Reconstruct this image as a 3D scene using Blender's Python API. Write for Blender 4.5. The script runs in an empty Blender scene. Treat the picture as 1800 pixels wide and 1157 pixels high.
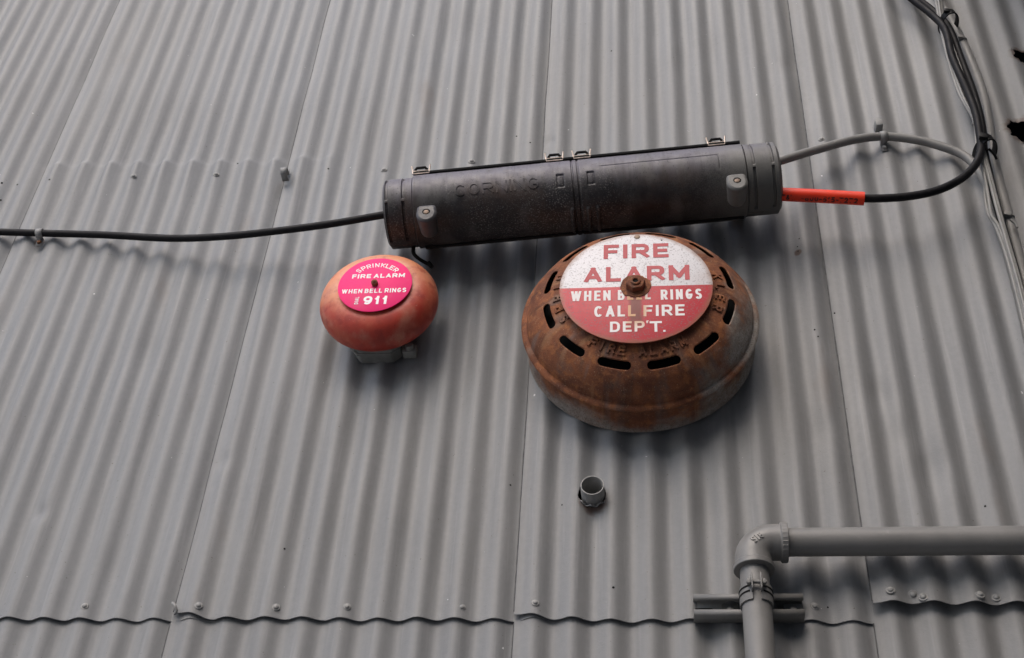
import bpy, bmesh, math, random
from mathutils import Vector, Matrix, noise
R = math.radians
random.seed(7)
S = bpy.context.scene
C = S.collection

# ---------------------------------------------------------------- camera
CAM = Vector((0.2586, -2.0773, 1.5992))
ROT = Matrix.Rotation(R(8.3281), 3, 'Z') @ Matrix.Rotation(R(132.9208), 3, 'X') @ Matrix.Rotation(R(4.3562), 3, 'Z')
FPX = 2429.476                      # focal length in pixels of the 1800 wide photograph
cd = bpy.data.cameras.new('camera'); cd.sensor_width = 36; cd.lens = FPX / 1800 * 36
cd.clip_start = 0.02; cd.clip_end = 2000
co = bpy.data.objects.new('camera', cd); C.objects.link(co)
co.matrix_world = Matrix.Translation(CAM) @ ROT.to_4x4()
S.camera = co

# ---------------------------------------------------------------- light
SUN = Vector((-0.19, -0.68, 0.71)).normalized()      # towards the sun
w = bpy.data.worlds.new('World'); S.world = w; w.use_nodes = True
nt = w.node_tree; bg = nt.nodes['Background']
sky = nt.nodes.new('ShaderNodeTexSky'); sky.sky_type = 'NISHITA'; sky.sun_disc = False
sky.sun_elevation = math.asin(SUN.z); sky.sun_rotation = math.atan2(SUN.x, SUN.y)
sky.dust_density = 3.2; sky.air_density = 1.0; sky.ozone_density = 1.0; sky.altitude = 0
nt.links.new(sky.outputs[0], bg.inputs[0]); bg.inputs[1].default_value = 0.15
ld = bpy.data.lights.new('sun', 'SUN'); ld.energy = 0.6; ld.angle = R(66); ld.color = (1, .992, .98)
lo = bpy.data.objects.new('sun', ld); C.objects.link(lo)
lo.rotation_euler = SUN.to_track_quat('Z', 'Y').to_euler(); lo.location = SUN * 12
S.render.engine = 'CYCLES'
vs = S.view_settings; vs.view_transform = 'Standard'; vs.look = 'None'; vs.gamma = 1; vs.exposure = 0.74
vs.use_curve_mapping = False

def at(u, v, Y):                    # a point of the photograph at the distance Y from the wall
    d = ROT @ Vector(((u - 900) / FPX, -(v - 578.5) / FPX, -1))
    return CAM + d * ((Y - CAM.y) / d.y)

# ---------------------------------------------------------------- materials
class NT:
    def __init__(s, name, rough=.5, metal=0.0, spec=.5):
        s.m = bpy.data.materials.new(name); s.m.use_nodes = True
        s.t = s.m.node_tree; s.b = s.t.nodes['Principled BSDF']
        s.b.inputs['Roughness'].default_value = rough; s.b.inputs['Metallic'].default_value = metal
        s.b.inputs['Specular IOR Level'].default_value = spec
        s.co = s.t.nodes.new('ShaderNodeTexCoord').outputs['Object']
    def n(s, typ, **k):
        x = s.t.nodes.new(typ)
        for a, b in k.items(): setattr(x, a, b)
        return x
    def set(s, sock, v):
        if hasattr(v, 'is_output'): s.t.links.new(v, sock)
        elif isinstance(v, tuple) and len(v) == 3 and sock.type == 'RGBA': sock.default_value = (*v, 1)
        else: sock.default_value = v
    def noise(s, scale, detail=4, stretch=(1, 1, 1), rough=.55, off=(0, 0, 0)):
        mp = s.n('ShaderNodeMapping'); s.set(mp.inputs[0], s.co)
        mp.inputs['Scale'].default_value = stretch; mp.inputs['Location'].default_value = off
        x = s.n('ShaderNodeTexNoise'); s.set(x.inputs['Vector'], mp.outputs[0])
        x.inputs['Scale'].default_value = scale; x.inputs['Detail'].default_value = detail
        x.inputs['Roughness'].default_value = rough
        return x.outputs['Fac']
    def ramp(s, f, a, b, lo=0.0, hi=1.0):
        x = s.n('ShaderNodeMapRange'); x.interpolation_type = 'SMOOTHSTEP'
        s.set(x.inputs[0], f); x.inputs[1].default_value = a; x.inputs[2].default_value = b
        x.inputs[3].default_value = lo; x.inputs[4].default_value = hi
        return x.outputs[0]
    def math(s, op, a, b=0.0):
        x = s.n('ShaderNodeMath', operation=op); s.set(x.inputs[0], a); s.set(x.inputs[1], b); return x.outputs[0]
    def mix(s, f, a, b):
        x = s.n('ShaderNodeMix', data_type='RGBA')
        s.set(x.inputs[0], f); s.set(x.inputs[6], a); s.set(x.inputs[7], b); return x.outputs[2]
    def xyz(s):
        x = s.n('ShaderNodeSeparateXYZ'); s.set(x.inputs[0], s.co); return x.outputs
    def color(s, c): s.set(s.b.inputs['Base Color'], c)
    def rough(s, r): s.set(s.b.inputs['Roughness'], r)
    def bump(s, h, strength=.2, dist=.002):
        x = s.n('ShaderNodeBump'); x.inputs['Strength'].default_value = strength; x.inputs['Distance'].default_value = dist
        s.set(x.inputs['Height'], h); s.t.links.new(x.outputs[0], s.b.inputs['Normal'])

def wall_paint():
    m = NT('grey_wall_paint', .5)
    a = m.noise(2.2, 5); st = m.noise(9, 6, (6, 1, .3)); fine = m.noise(90, 5); big = m.noise(.9, 4, (1, 1, .8), off=(2, 6, 4))
    c = m.mix(m.ramp(a, .3, .7), (.205, .211, .217), (.242, .245, .247))
    c = m.mix(m.ramp(big, .42, .62, 0, .5), c, (.235, .228, .214))                 # chalky warmer patches
    c = m.mix(m.ramp(st, .42, .75, 0, .5), c, (.150, .153, .157))                 # rain streaks
    st2 = m.noise(26, 5, (5, 1, .16), off=(4, 2, 9)); c = m.mix(m.ramp(st2, .56, .74, 0, .45), c, (.30, .30, .30))
    c = m.mix(m.ramp(fine, .3, .8, 0, .22), c, (.29, .29, .29))
    oi = m.n('ShaderNodeObjectInfo'); c = m.mix(m.ramp(oi.outputs['Random'], 0, 1, 0, .16), c, (.13, .135, .145))
    speck = m.noise(160, 2, off=(3, 1, 2)); c = m.mix(m.ramp(speck, .735, .76, 0, .7), c, (.09, .075, .065))
    chip = m.noise(70, 2, off=(8, 3, 1)); c = m.mix(m.ramp(chip, .785, .80, 0, .8), c, (.70, .70, .70))
    rs = m.noise(7, 4, (1.6, 1, .45), off=(5, 7, 3)); c = m.mix(m.ramp(rs, .62, .8, 0, .45), c, (.17, .14, .12))
    for u, v, r in RUSTY:                                                          # rust round the torn openings and a few nail holes
        p = at(u, v, 0); d = m.n('ShaderNodeVectorMath', operation='DISTANCE'); m.set(d.inputs[0], m.co); d.inputs[1].default_value = (p.x, 0, p.z)
        e = m.math('ADD', d.outputs['Value'], m.math('MULTIPLY', m.math('SUBTRACT', m.noise(70, 5), .5), r * .9))
        c = m.mix(m.ramp(e, r * .75, r * 1.35, .8, 0), c, (.085, .042, .024))
    m.color(c); m.rough(m.ramp(a, .2, .8, .5, .64))
    flake = m.math('MULTIPLY', m.ramp(m.noise(5, 3, (1.4, 1, .5), off=(1, 4, 2)), .58, .66), m.noise(140, 3, (1, 1, .5)))
    h = m.math('ADD', m.math('MULTIPLY', flake, 1.8), m.math('ADD', m.noise(260, 3), m.math('MULTIPLY', m.noise(30, 4), .8)))
    m.bump(h, .2, .002)
    return m.m
RUSTY = [(1797, 103, .030), (1797, 232, .040), (1043, 884, .024), (1467, 551, .006), (500, 965, .006), (1075, 90, .005), (1403, 445, .008), (1732, 890, .006), (70, 428, .012)]
def plain_paint(name, col, rough=.5, var=.12, scale=25):
    m = NT(name, rough)
    a = m.noise(scale, 5); b = m.noise(scale * 8, 4)
    d = tuple(x * (1 - var) for x in col); e = tuple(min(1, x * (1 + var)) for x in col)
    c = m.mix(m.ramp(a, .3, .7), d, e)
    c = m.mix(m.ramp(b, .66, .78, 0, .5), c, tuple(x * .45 for x in col))
    c = m.mix(m.ramp(m.noise(scale * .5, 6, (1, 1, 1), .65, (7, 3, 5)), .5, .72, 0, .45), c, tuple(x * .55 for x in col))
    c = m.mix(m.ramp(m.noise(scale * 3, 4, off=(1, 9, 4)), .62, .74, 0, .35), c, tuple(min(1, x * 1.5) for x in col))
    m.color(c); m.rough(m.ramp(a, .3, .7, max(.1, rough - .08), rough + .1)); m.bump(m.math('ADD', m.noise(scale * 14, 3), a), .2, .0012)
    return m.m
def rust_mat(name, grey=0.0):
    m = NT(name, .82, 0, .3)
    a = m.noise(14, 8, rough=.65); b = m.noise(55, 6, rough=.7); st = m.noise(10, 6, (3.0, 3.0, .5), .6)
    c = m.mix(m.ramp(a, .32, .68), (.125, .045, .026), (.27, .096, .042))
    c = m.mix(m.ramp(b, .48, .70, 0, .8), c, (.38, .145, .052))
    c = m.mix(m.ramp(st, .52, .74, 0, .7), c, (.11, .078, .066))
    if grey:                                    # streaks running out from the middle
        X, Y, Z = m.xyz()
        rr = m.math('ADD', m.math('SQRT', m.math('ADD', m.math('MULTIPLY', X, X), m.math('MULTIPLY', Z, Z))), .001)
        cv = m.n('ShaderNodeCombineXYZ'); m.set(cv.inputs[0], m.math('DIVIDE', X, rr)); m.set(cv.inputs[1], m.math('MULTIPLY', rr, 2.2)); m.set(cv.inputs[2], m.math('DIVIDE', Z, rr))
        for sc, lo_, hi_, col in ((7, .5, .66, (.045, .022, .017)), (9.5, .54, .68, (.38, .19, .09)), (5, .56, .7, (.17, .14, .125))):
            q = m.n('ShaderNodeTexNoise'); m.t.links.new(cv.outputs[0], q.inputs['Vector']); q.inputs['Scale'].default_value = sc; q.inputs['Detail'].default_value = 6
            c = m.mix(m.ramp(q.outputs['Fac'], lo_, hi_, 0, .45), c, col)
    sp = m.noise(420, 3); c = m.mix(m.ramp(sp, .62, .72, 0, .8), c, (.42, .27, .17))
    dk = m.noise(300, 3, off=(2, 2, 2)); c = m.mix(m.ramp(dk, .62, .74, 0, .7), c, (.02, .012, .01))
    if grey:
        X, Y, Z = m.xyz()
        # bare zinc survives on the lower right flank and along the skirt
        g = m.math('ADD', m.math('MULTIPLY', X, 4.2), m.math('MULTIPLY', Z, -1.6))
        g = m.math('ADD', g, m.math('MULTIPLY', m.math('SUBTRACT', m.noise(9, 6, (1, 1, 1)), .5), 1.2))
        sk = m.math('ADD', m.math('MULTIPLY', Y, 9.0), m.math('MULTIPLY', m.noise(11, 6, (.6, 1, 1)), 1.6))
        f = m.math('MAXIMUM', m.ramp(g, .76, 1.02, 0, .9), m.ramp(sk, .30, .66, 0, .75))
        zinc = m.mix(m.ramp(m.noise(120, 4), .3, .7), (.25, .235, .21), (.37, .35, .32))
        zinc = m.mix(m.ramp(m.noise(380, 3, off=(4, 4, 4)), .52, .68, 0, .7), zinc, (.11, .065, .035))
        c = m.mix(f, c, zinc)
    m.color(c); m.bump(m.math('ADD', m.math('MULTIPLY', b, .6), m.noise(330, 4)), .42, .0016)
    return m.m
def streak(m, w=.012, top=.02, bottom=-.13):        # rust that ran down from the nut
    X, Y, Z = m.xyz()
    n = m.noise(60, 4, (1, 1, .3))
    ax = m.math('ABSOLUTE', m.math('ADD', X, m.math('MULTIPLY', m.math('SUBTRACT', n, .5), .014)))
    f = m.math('MULTIPLY', m.ramp(ax, w, w * 2.6, 1, 0), m.ramp(Z, top, top - .03, 0, 1))
    return m.math('MULTIPLY', f, m.ramp(Z, bottom, bottom + .05, 0, 1))
def sign_face(name, ca, cb, split=None, edge=.147, speck=.6):
    m = NT(name, .5)
    X, Y, Z = m.xyz()
    c = ca if split is None else m.mix(m.ramp(Z, split - .0006, split + .0006), cb, ca)
    n = m.noise(300, 3); c = m.mix(m.ramp(n, .56, .66, 0, speck), c, (.22, .18, .18))
    n2 = m.noise(520, 2, off=(9, 1, 1)); c = m.mix(m.ramp(n2, .64, .7, 0, speck * .8), c, (.12, .10, .11))
    c = m.mix(m.ramp(m.noise(12, 5), .5, .8, 0, .25), c, (.45, .3, .25))
    rr = m.math('SQRT', m.math('ADD', m.math('MULTIPLY', X, X), m.math('MULTIPLY', Z, Z)))
    rr = m.math('ADD', rr, m.math('MULTIPLY', m.math('SUBTRACT', m.noise(30, 5), .5), .02))
    c = m.mix(m.ramp(rr, edge - .012, edge + .004, 0, .75), c, (.26, .13, .07) if split is not None else ca)
    if split is not None: c = m.mix(m.math('MULTIPLY', streak(m, .006), .85), c, (.16, .045, .03))
    m.color(c); m.rough(m.ramp(n, .3, .7, .42, .6)); m.bump(n, .12, .0006)
    return m.m
def letter_mat(name, col, run=False, wear=.35):
    m = NT(name, .5)
    c = m.mix(m.ramp(m.noise(350, 3), .6, .7, 0, wear), col, tuple(x * .55 for x in col))
    if run: c = m.mix(m.math('MULTIPLY', streak(m, .011), .85), c, (.56, .24, .055))
    m.color(c); return m.m
def gong_mat():
    m = NT('faded_red_gong_paint', .5, 0, .45)
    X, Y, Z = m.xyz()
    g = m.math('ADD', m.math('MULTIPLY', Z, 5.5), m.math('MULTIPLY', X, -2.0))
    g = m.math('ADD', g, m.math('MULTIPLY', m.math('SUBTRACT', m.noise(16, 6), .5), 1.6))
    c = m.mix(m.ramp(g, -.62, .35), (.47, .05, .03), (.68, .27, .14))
    c = m.mix(m.ramp(m.noise(20, 6, (1.2, 1, .9), off=(1, 2, 5)), .48, .74, 0, .6), c, (.56, .25, .17))
    c = m.mix(m.ramp(m.noise(30, 5, off=(6, 2, 1)), .5, .7, 0, .65), c, (.30, .03, .022))
    c = m.mix(m.ramp(m.noise(240, 3), .68, .75, 0, .7), c, (.62, .33, .26))
    c = m.mix(m.ramp(m.noise(150, 3, off=(3, 9, 2)), .7, .76, 0, .6), c, (.12, .03, .02))
    m.color(c); m.rough(m.ramp(m.noise(40, 4), .3, .7, .4, .6)); m.bump(m.noise(200, 4), .12, .001)
    return m.m
def closure_mat():
    m = NT('weathered_black_plastic', .5, 0, .45)
    X, Y, Z = m.xyz()
    st = m.noise(24, 5, (2.2, .5, .3)); n = m.noise(40, 6); sp = m.noise(340, 3); sp2 = m.noise(210, 3, off=(5, 5, 1)); sk = m.noise(60, 5, (1.6, .25, .12), off=(2, 0, 0))
    c = m.mix(m.ramp(n, .3, .7), (.014, .013, .014), (.036, .032, .033))
    br = m.noise(9, 6, (1.0, 1, .6), off=(3, 3, 3))
    c = m.mix(m.ramp(br, .44, .66, 0, .75), c, (.066, .042, .032))              # brown dirt
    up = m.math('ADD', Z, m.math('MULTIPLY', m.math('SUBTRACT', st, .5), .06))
    c = m.mix(m.ramp(up, -.050, .016, 0, .95), c, (.135, .126, .152))          # sun bleached band, with the top's sheen painted in
    c = m.mix(m.ramp(sk, .5, .72, 0, .5), c, (.030, .026, .028))
    dust = m.ramp(m.noise(7, 5, (1, .5, .5), off=(4, 8, 2)), .42, .62)
    c = m.mix(m.math('MULTIPLY', m.ramp(sp, .54, .66, 0, .85), dust), c, (.22, .21, .195))
    c = m.mix(m.ramp(m.noise(18, 6, (1, .6, .5), off=(9, 4, 4)), .5, .7, 0, .45), c, (.125, .122, .115))
    c = m.mix(m.ramp(sp2, .6, .7, 0, .7), c, (.012, .011, .012))
    ov = m.math('ADD', X, m.math('MULTIPLY', m.math('SUBTRACT', m.noise(14, 5, off=(7, 1, 1)), .5), .26))
    ov = m.math('ADD', ov, m.math('MULTIPLY', Z, -.55))
    ov = m.math('ADD', ov, m.math('MULTIPLY', m.math('SUBTRACT', m.noise(420, 2, off=(1, 8, 1)), .5), .22))
    c = m.mix(m.ramp(ov, .20, .42, 0, .78), c, (.150, .147, .136))              # grey overspray at one end
    m.color(c); m.rough(m.ramp(n, .3, .7, .42, .62)); m.bump(m.math('ADD', st, m.math('MULTIPLY', sp, .5)), .16, .001)
    return m.m

M = dict(
    wall=wall_paint(),
    trim=plain_paint('painted_fitting', (.27, .268, .26)),
    pvc=plain_paint('painted_pipe', (.205, .20, .192), .45, .07, 14),
    strut=plain_paint('painted_strut', (.18, .176, .168), .5, .1, 20),
    cable_grey=plain_paint('painted_cable', (.21, .205, .195), .5, .08, 30),
    wire=plain_paint('painted_wire', (.235, .23, .218), .5, .1, 40),
    conduit=plain_paint('painted_conduit', (.20, .196, .19), .5, .1, 20),
    black=plain_paint('black_cable_jacket', (.011, .0105, .012), .5, .3, 60),
    tie=plain_paint('black_nylon', (.010, .010, .011), .5, .2, 60),
    orange=plain_paint('orange_sleeve_plastic', (.88, .038, .003), .45, .05, 30),
    ink=plain_paint('black_ink', (.05, .012, .008), .6, .3, 200),
    rust=rust_mat('rusty_steel'), hood=rust_mat('rusty_zinc_hood', 1.0),
    clip_rust=plain_paint('rusty_screw_steel', (.16, .062, .022), .8, .4, 200),
    gong=gong_mat(), closure=closure_mat(),
    rubber=plain_paint('black_gasket', (.012, .012, .012), .6, .3, 80),
    seam=plain_paint('dark_seam_line', (.10, .10, .10), .8, .4, 60),
    boss_dark=plain_paint('dark_boss_plastic', (.060, .056, .058), .5, .2, 50),
    boss_grey=plain_paint('grey_overspray_plastic', (.135, .132, .122), .55, .12, 50),
    steel=plain_paint('bright_latch_steel', (.75, .62, .52), .35, .2, 90),
    brass=plain_paint('dull_bolt', (.20, .14, .10), .5, .3, 120),
    sign_big=sign_face('red_and_white_sign_enamel', (.70, .68, .69), (.52, .018, .032), 0.0, .147, .6),
    sign_pink=sign_face('pink_sign_enamel', (.95, .032, .20), (.95, .032, .20), None, .076, .0),
    let_red=letter_mat('red_letters', (.42, .018, .03)),
    let_white=letter_mat('white_letters', (.74, .70, .69), True, .15),
    let_pure=letter_mat('clean_white_letters', (.84, .80, .82), False, 0),
    dark=plain_paint('dark_interior', (.012, .012, .012), .9, .2, 10),
    box=plain_paint('grey_back_box', (.20, .20, .185), .55, .15, 40),
    asphalt=plain_paint('concrete_paving', (.27, .265, .255), .85, .15, 6),
    render=plain_paint('render_coat', (.40, .39, .37), .8, .1, 2),
    side=plain_paint('dark_grey_cladding', (.07, .07, .07), .6, .15, 3),
)
M['sign_pink'].node_tree.nodes['Principled BSDF'].inputs['Specular IOR Level'].default_value = .15
for k in ('black', 'tie', 'rubber', 'dark'): M[k].node_tree.nodes['Principled BSDF'].inputs['Specular IOR Level'].default_value = .14
for k in ('steel', 'brass'):
    M[k].node_tree.nodes['Principled BSDF'].inputs['Metallic'].default_value = .4

# ---------------------------------------------------------------- mesh helpers
class MB:
    def __init__(s): s.v = []; s.f = []
    def add(s, vs, fs):
        o = len(s.v); s.v += [Vector(p) for p in vs]; s.f += [tuple(i + o for i in f) for f in fs]; return s
    def box(s, c, size, mat=None, bev=0.0):
        bm = bmesh.new(); bmesh.ops.create_cube(bm, size=1)
        for p in bm.verts: p.co = Vector((p.co.x * size[0], p.co.y * size[1], p.co.z * size[2]))
        if bev: bmesh.ops.bevel(bm, geom=list(bm.edges), offset=bev, segments=2, affect='EDGES', profile=.5)
        bm.verts.index_update()
        m3 = mat or Matrix.Identity(3)
        s.add([m3 @ p.co + Vector(c) for p in bm.verts], [[q.index for q in f.verts] for f in bm.faces]); bm.free(); return s
    def tube(s, path, rad, seg=16, caps=True):
        path = [Vector(p) for p in path]; n = len(path)
        rads = rad if isinstance(rad, (list, tuple)) else [rad] * n
        t0 = (path[1] - path[0]).normalized()
        nrm = t0.orthogonal().normalized(); vs = []
        for i in range(n):
            t = (path[min(i + 1, n - 1)] - path[max(i - 1, 0)]).normalized()
            nrm = (nrm - t * nrm.dot(t)).normalized(); b = t.cross(nrm)
            vs += [path[i] + (nrm * math.cos(2 * math.pi * k / seg) + b * math.sin(2 * math.pi * k / seg)) * rads[i] for k in range(seg)]
        fs = [(i * seg + k, i * seg + (k + 1) % seg, (i + 1) * seg + (k + 1) % seg, (i + 1) * seg + k) for i in range(n - 1) for k in range(seg)]
        if caps: fs += [tuple(range(seg))[::-1], tuple((n - 1) * seg + k for k in range(seg))]
        return s.add(vs, fs)
    def lathe(s, prof, seg=64, o=(0, 0, 0), close=False):
        """profile of (radius, y) about the y axis, front (viewer) is -y"""
        o = Vector(o); vs = []; n = len(prof)
        for r, y in prof:
            vs += [o + Vector((r * math.cos(2 * math.pi * k / seg), y, r * math.sin(2 * math.pi * k / seg))) for k in range(seg)]
        m = n if close else n - 1
        fs = []
        for i in range(m):
            j = (i + 1) % n
            fs += [(i * seg + k, j * seg + k, j * seg + (k + 1) % seg, i * seg + (k + 1) % seg) for k in range(seg)]
        if not close:
            if prof[0][0] > 1e-5: fs.append(tuple(range(seg)))
            if prof[-1][0] > 1e-5: fs.append(tuple((n - 1) * seg + k for k in range(seg))[::-1])
        return s.add(vs, fs)
    def prism(s, pts, y0, y1, o=(0, 0, 0)):
        """polygon in x,z extruded along y"""
        n = len(pts); o = Vector(o)
        vs = [o + Vector((x, y0, z)) for x, z in pts] + [o + Vector((x, y1, z)) for x, z in pts]
        fs = [tuple(range(n)), tuple(range(n, 2 * n))[::-1]] + [(i, i + n, (i + 1) % n + n, (i + 1) % n) for i in range(n)]
        return s.add(vs, fs)
    def build(s, name, mat, parent=None, world=False, angle=40, smooth=True, solid=0, bevel=0):
        v = s.v
        if world and parent is not None:
            r = parent
            while r.parent: r = r.parent
            inv = r.matrix_basis.inverted(); v = [inv @ p for p in v]
        me = bpy.data.meshes.new(name); me.from_pydata(v, [], s.f)
        bm = bmesh.new(); bm.from_mesh(me)
        bmesh.ops.remove_doubles(bm, verts=bm.verts, dist=1e-6)
        if not solid: bmesh.ops.recalc_face_normals(bm, faces=bm.faces)
        bm.to_mesh(me); bm.free()
        if smooth:
            me.shade_smooth(); me.set_sharp_from_angle(angle=R(angle))
        me.materials.append(M[mat] if isinstance(mat, str) else mat)
        o = bpy.data.objects.new(name, me); C.objects.link(o); o.parent = parent
        if solid:
            md = o.modifiers.new('thickness', 'SOLIDIFY'); md.thickness = solid; md.offset = 0
        if bevel:
            md = o.modifiers.new('soft_edge', 'BEVEL'); md.width = bevel; md.segments = 2; md.limit_method = 'ANGLE'
        return o
def tag(o, label, cat, group=None):
    o['label'] = label; o['category'] = cat
    if group: o['group'] = group
    return o
def thing(name, label, cat, loc=(0, 0, 0), rot=None, group=None):
    o = bpy.data.objects.new(name, None); C.objects.link(o); o.empty_display_size = .05
    o.matrix_basis = Matrix.Translation(Vector(loc)) @ (rot.to_4x4() if rot else Matrix.Identity(4))
    return tag(o, label, cat, group)
def spline(pts, n=10):
    pts = [Vector(p) for p in pts]; q = [2 * pts[0] - pts[1]] + pts + [2 * pts[-1] - pts[-2]]; out = []
    for i in range(1, len(q) - 2):
        a, b, c, d = q[i - 1:i + 3]
        for k in range(n):
            t = k / n
            out.append(.5 * ((2 * b) + (c - a) * t + (2 * a - 5 * b + 4 * c - d) * t * t + (3 * b - a - 3 * c + d) * t ** 3))
    return out + [pts[-1]]
def px_path(l, n=10): return spline([at(*p) for p in l], n)

def _sp(l, n=6): return [(p.x, p.y) for p in spline([(a, b, 0) for a, b in l], n)]
def _bowl(y0, y1, x0=0.0, x1=1.0, r=.24):            # a D-shaped bowl open at the left
    h = y1 - y0; r = min(r, h / 2); out = [(x0, y1), (x1 - r * 1.4, y1)]
    for i in range(1, 8): a = R(90 - 90 * i / 8); out.append((x1 - r * 1.4 + r * 1.4 * math.cos(a), y1 - r + r * math.sin(a)))
    for i in range(0, 8): a = R(-90 * i / 8); out.append((x1 - r * 1.4 + r * 1.4 * math.cos(a), y0 + r + r * math.sin(a)))
    return out + [(x1 - r * 1.4, y0), (x0, y0)]
def _arc(a0, a1, cx=.5, cy=.5, rx=.5, ry=.5, n=16): return [(cx + rx * math.cos(R(a0 + (a1 - a0) * i / n)), cy + ry * math.sin(R(a0 + (a1 - a0) * i / n))) for i in range(n + 1)]
_S = _sp([(.97, .84), (.78, .97), (.5, 1), (.2, .97), (.02, .8), (.12, .6), (.5, .5), (.88, .4), (.98, .2), (.8, .03), (.5, 0), (.22, .03), (.03, .16)], 4)
GLYPH = {
 'A': [[(0, 0), (.5, 1)], [(.5, 1), (1, 0)], [(.2, .27), (.8, .27)]], 'L': [[(0, 1), (0, 0), (1, 0)]], 'F': [[(0, 0), (0, 1), (1, 1)], [(0, .5), (.86, .5)]],
 'E': [[(1, 1), (0, 1), (0, 0), (1, 0)], [(0, .5), (.88, .5)]], 'I': [[(.5, 0), (.5, 1)]], 'T': [[(.5, 0), (.5, 1)], [(0, 1), (1, 1)]], 'H': [[(0, 0), (0, 1)], [(1, 0), (1, 1)], [(0, .5), (1, .5)]],
 'M': [[(0, 0), (0, 1)], [(1, 1), (1, 0)], [(.02, .94), (.5, .2)], [(.5, .2), (.98, .94)]], 'N': [[(0, 0), (0, 1)], [(1, 0), (1, 1)], [(.02, .94), (.98, .06)]], 'W': [[(0, 1), (.25, 0)], [(.25, 0), (.5, 1)], [(.5, 1), (.75, 0)], [(.75, 0), (1, 1)]],
 'K': [[(0, 0), (0, 1)], [(1, 1), (.08, .42)], [(.36, .62), (1, 0)]], 'R': [[(0, 0), (0, 1)], _bowl(.44, 1), [(.5, .44), (1, 0)]], 'P': [[(0, 0), (0, 1)], _bowl(.42, 1)],
 'D': [[(0, 0), (0, 1)], _bowl(0, 1, r=.38)], 'B': [[(0, 0), (0, 1)], _bowl(.52, 1, 0, .94), _bowl(0, .52)], 'C': [_arc(42, 318)], 'G': [_arc(42, 350), [(.55, .42), (1, .42)]], 'O': [_arc(0, 360, n=28)],
 'S': [_S], '9': [_arc(0, 360, .5, .68, .5, .32, 24), _sp([(1, .68), (.96, .35), (.75, .08), (.45, 0), (.05, .1)])], '1': [[(.62, 0), (.62, 1)], [(.6, .9), (.15, .72)]], '7': [[(0, 1), (1, 1)], [(.95, 1), (.38, 0)]],
 '2': [_sp([(0, .74), (.15, .95), (.5, 1), (.9, .9), (.95, .65), (.6, .35), (0, 0)]), [(0, 0), (1, 0)]], '8': [_arc(0, 360, .5, .76, .42, .24, 20), _arc(0, 360, .5, .26, .5, .26, 20)], '0': [_arc(0, 360, n=24)],
 '5': [[(.9, 1), (.1, 1), (.05, .55)], _sp([(.05, .55), (.5, .64), (1, .35), (.6, 0), (0, .1)])], '-': [[(.1, .45), (.9, .45)]], '&': [_sp([(1, 0), (.3, .75), (.5, 1), (.7, .8), (.1, .35), (.3, 0), (.7, .1), (1, .45)])],
}
def glyph(ch, w, h, t, fn, depth=0.0):
    """one block letter w x h with strokes t wide, centred on 0 and laid on a surface by fn(u, v, d)"""
    vs = []; fs = []
    if ch == 'I' or ch == '.': w = t
    for si, pl in enumerate(GLYPH[ch]):
        p = [Vector((-w / 2 + t / 2 + a * (w - t), -h / 2 + t / 2 + b * (h - t))) for a, b in pl]
        closed = (p[0] - p[-1]).length < 1e-9
        if closed: p = p[:-1]
        n = len(p); z = si * .00004
        if not closed and n < 5:
            p[0] = p[0] + (p[0] - p[1]).normalized() * t * .5; p[-1] = p[-1] + (p[-1] - p[-2]).normalized() * t * .5
        L_, R_ = [], []
        for i in range(n):
            a = p[i] - p[i - 1] if (i or closed) else p[1] - p[0]; b = p[(i + 1) % n] - p[i] if (i < n - 1 or closed) else a
            a = a.normalized(); b = b.normalized(); na = Vector((-a.y, a.x)); nb_ = Vector((-b.y, b.x)); mm = na + nb_
            k = mm.length_squared
            mm = mm * (2 / k) if k > .12 else na
            if mm.length > 3.0: mm = mm.normalized() * 3.0
            for q, sg in ((L_, 1), (R_, -1)):
                c = p[i] + mm * sg * t / 2
                q.append(Vector((max(-w / 2 - t * .25, min(w / 2 + t * .25, c.x)), max(-h / 2, min(h / 2, c.y)))))
        m_ = n if closed else n - 1; o = len(vs)
        lay = [z] if not depth else [z + depth, -.0003]
        for d in lay: vs += [fn(c.x, c.y, d) for c in L_] + [fn(c.x, c.y, d) for c in R_]
        for i in range(m_):
            k = (i + 1) % n; fs.append((o + i, o + k, o + n + k, o + n + i))
            if depth:
                g_ = 2 * n; fs += [(o + i, o + g_ + i, o + g_ + k, o + k), (o + n + i, o + n + k, o + g_ + n + k, o + g_ + n + i)]
        if depth and not closed:
            g_ = 2 * n; fs += [(o, o + n, o + g_ + n, o + g_), (o + n - 1, o + g_ + n - 1, o + g_ + 2 * n - 1, o + 2 * n - 1)]
    return vs, fs
WID = {'I': .0, 'M': 1.18, 'W': 1.42, 'L': .86, 'F': .88, 'E': .88, 'T': .95, '1': .62, '-': .7, 'B': .98, 'S': .95, ' ': .5}
def word(parent, mat, txt, w, h, t, fn, gap=.22, depth=0.0, world=False):
    """a word w wide set in separate block letters, each a part called letter"""
    un = [WID.get(c, 1.0) for c in txt]; ni = sum(c == 'I' for c in txt); g = gap * h
    lw = (w - g * (len(txt) - 1) - ni * t) / max(.01, sum(un)); x = -w / 2
    for c, u in zip(txt, un):
        cw = t if c == 'I' else u * lw
        if c != ' ':
            m = MB(); vs, fs = glyph(c, cw, h, t, lambda a, b, d, x=x, cw=cw: fn(a + x + cw / 2, b, d), depth); m.add(vs, fs)
            m.build('letter', mat, parent, world=world, smooth=False)
        x += cw + g

# ---------------------------------------------------------------- ground
g = MB(); n = 40; L = 600
g.add([(-L, -L, 0), (L, -L, 0), (L, L, 0), (-L, L, 0)], [(0, 1, 2, 3)])
o = g.build('ground', 'asphalt', smooth=False); o['kind'] = 'structure'

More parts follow.
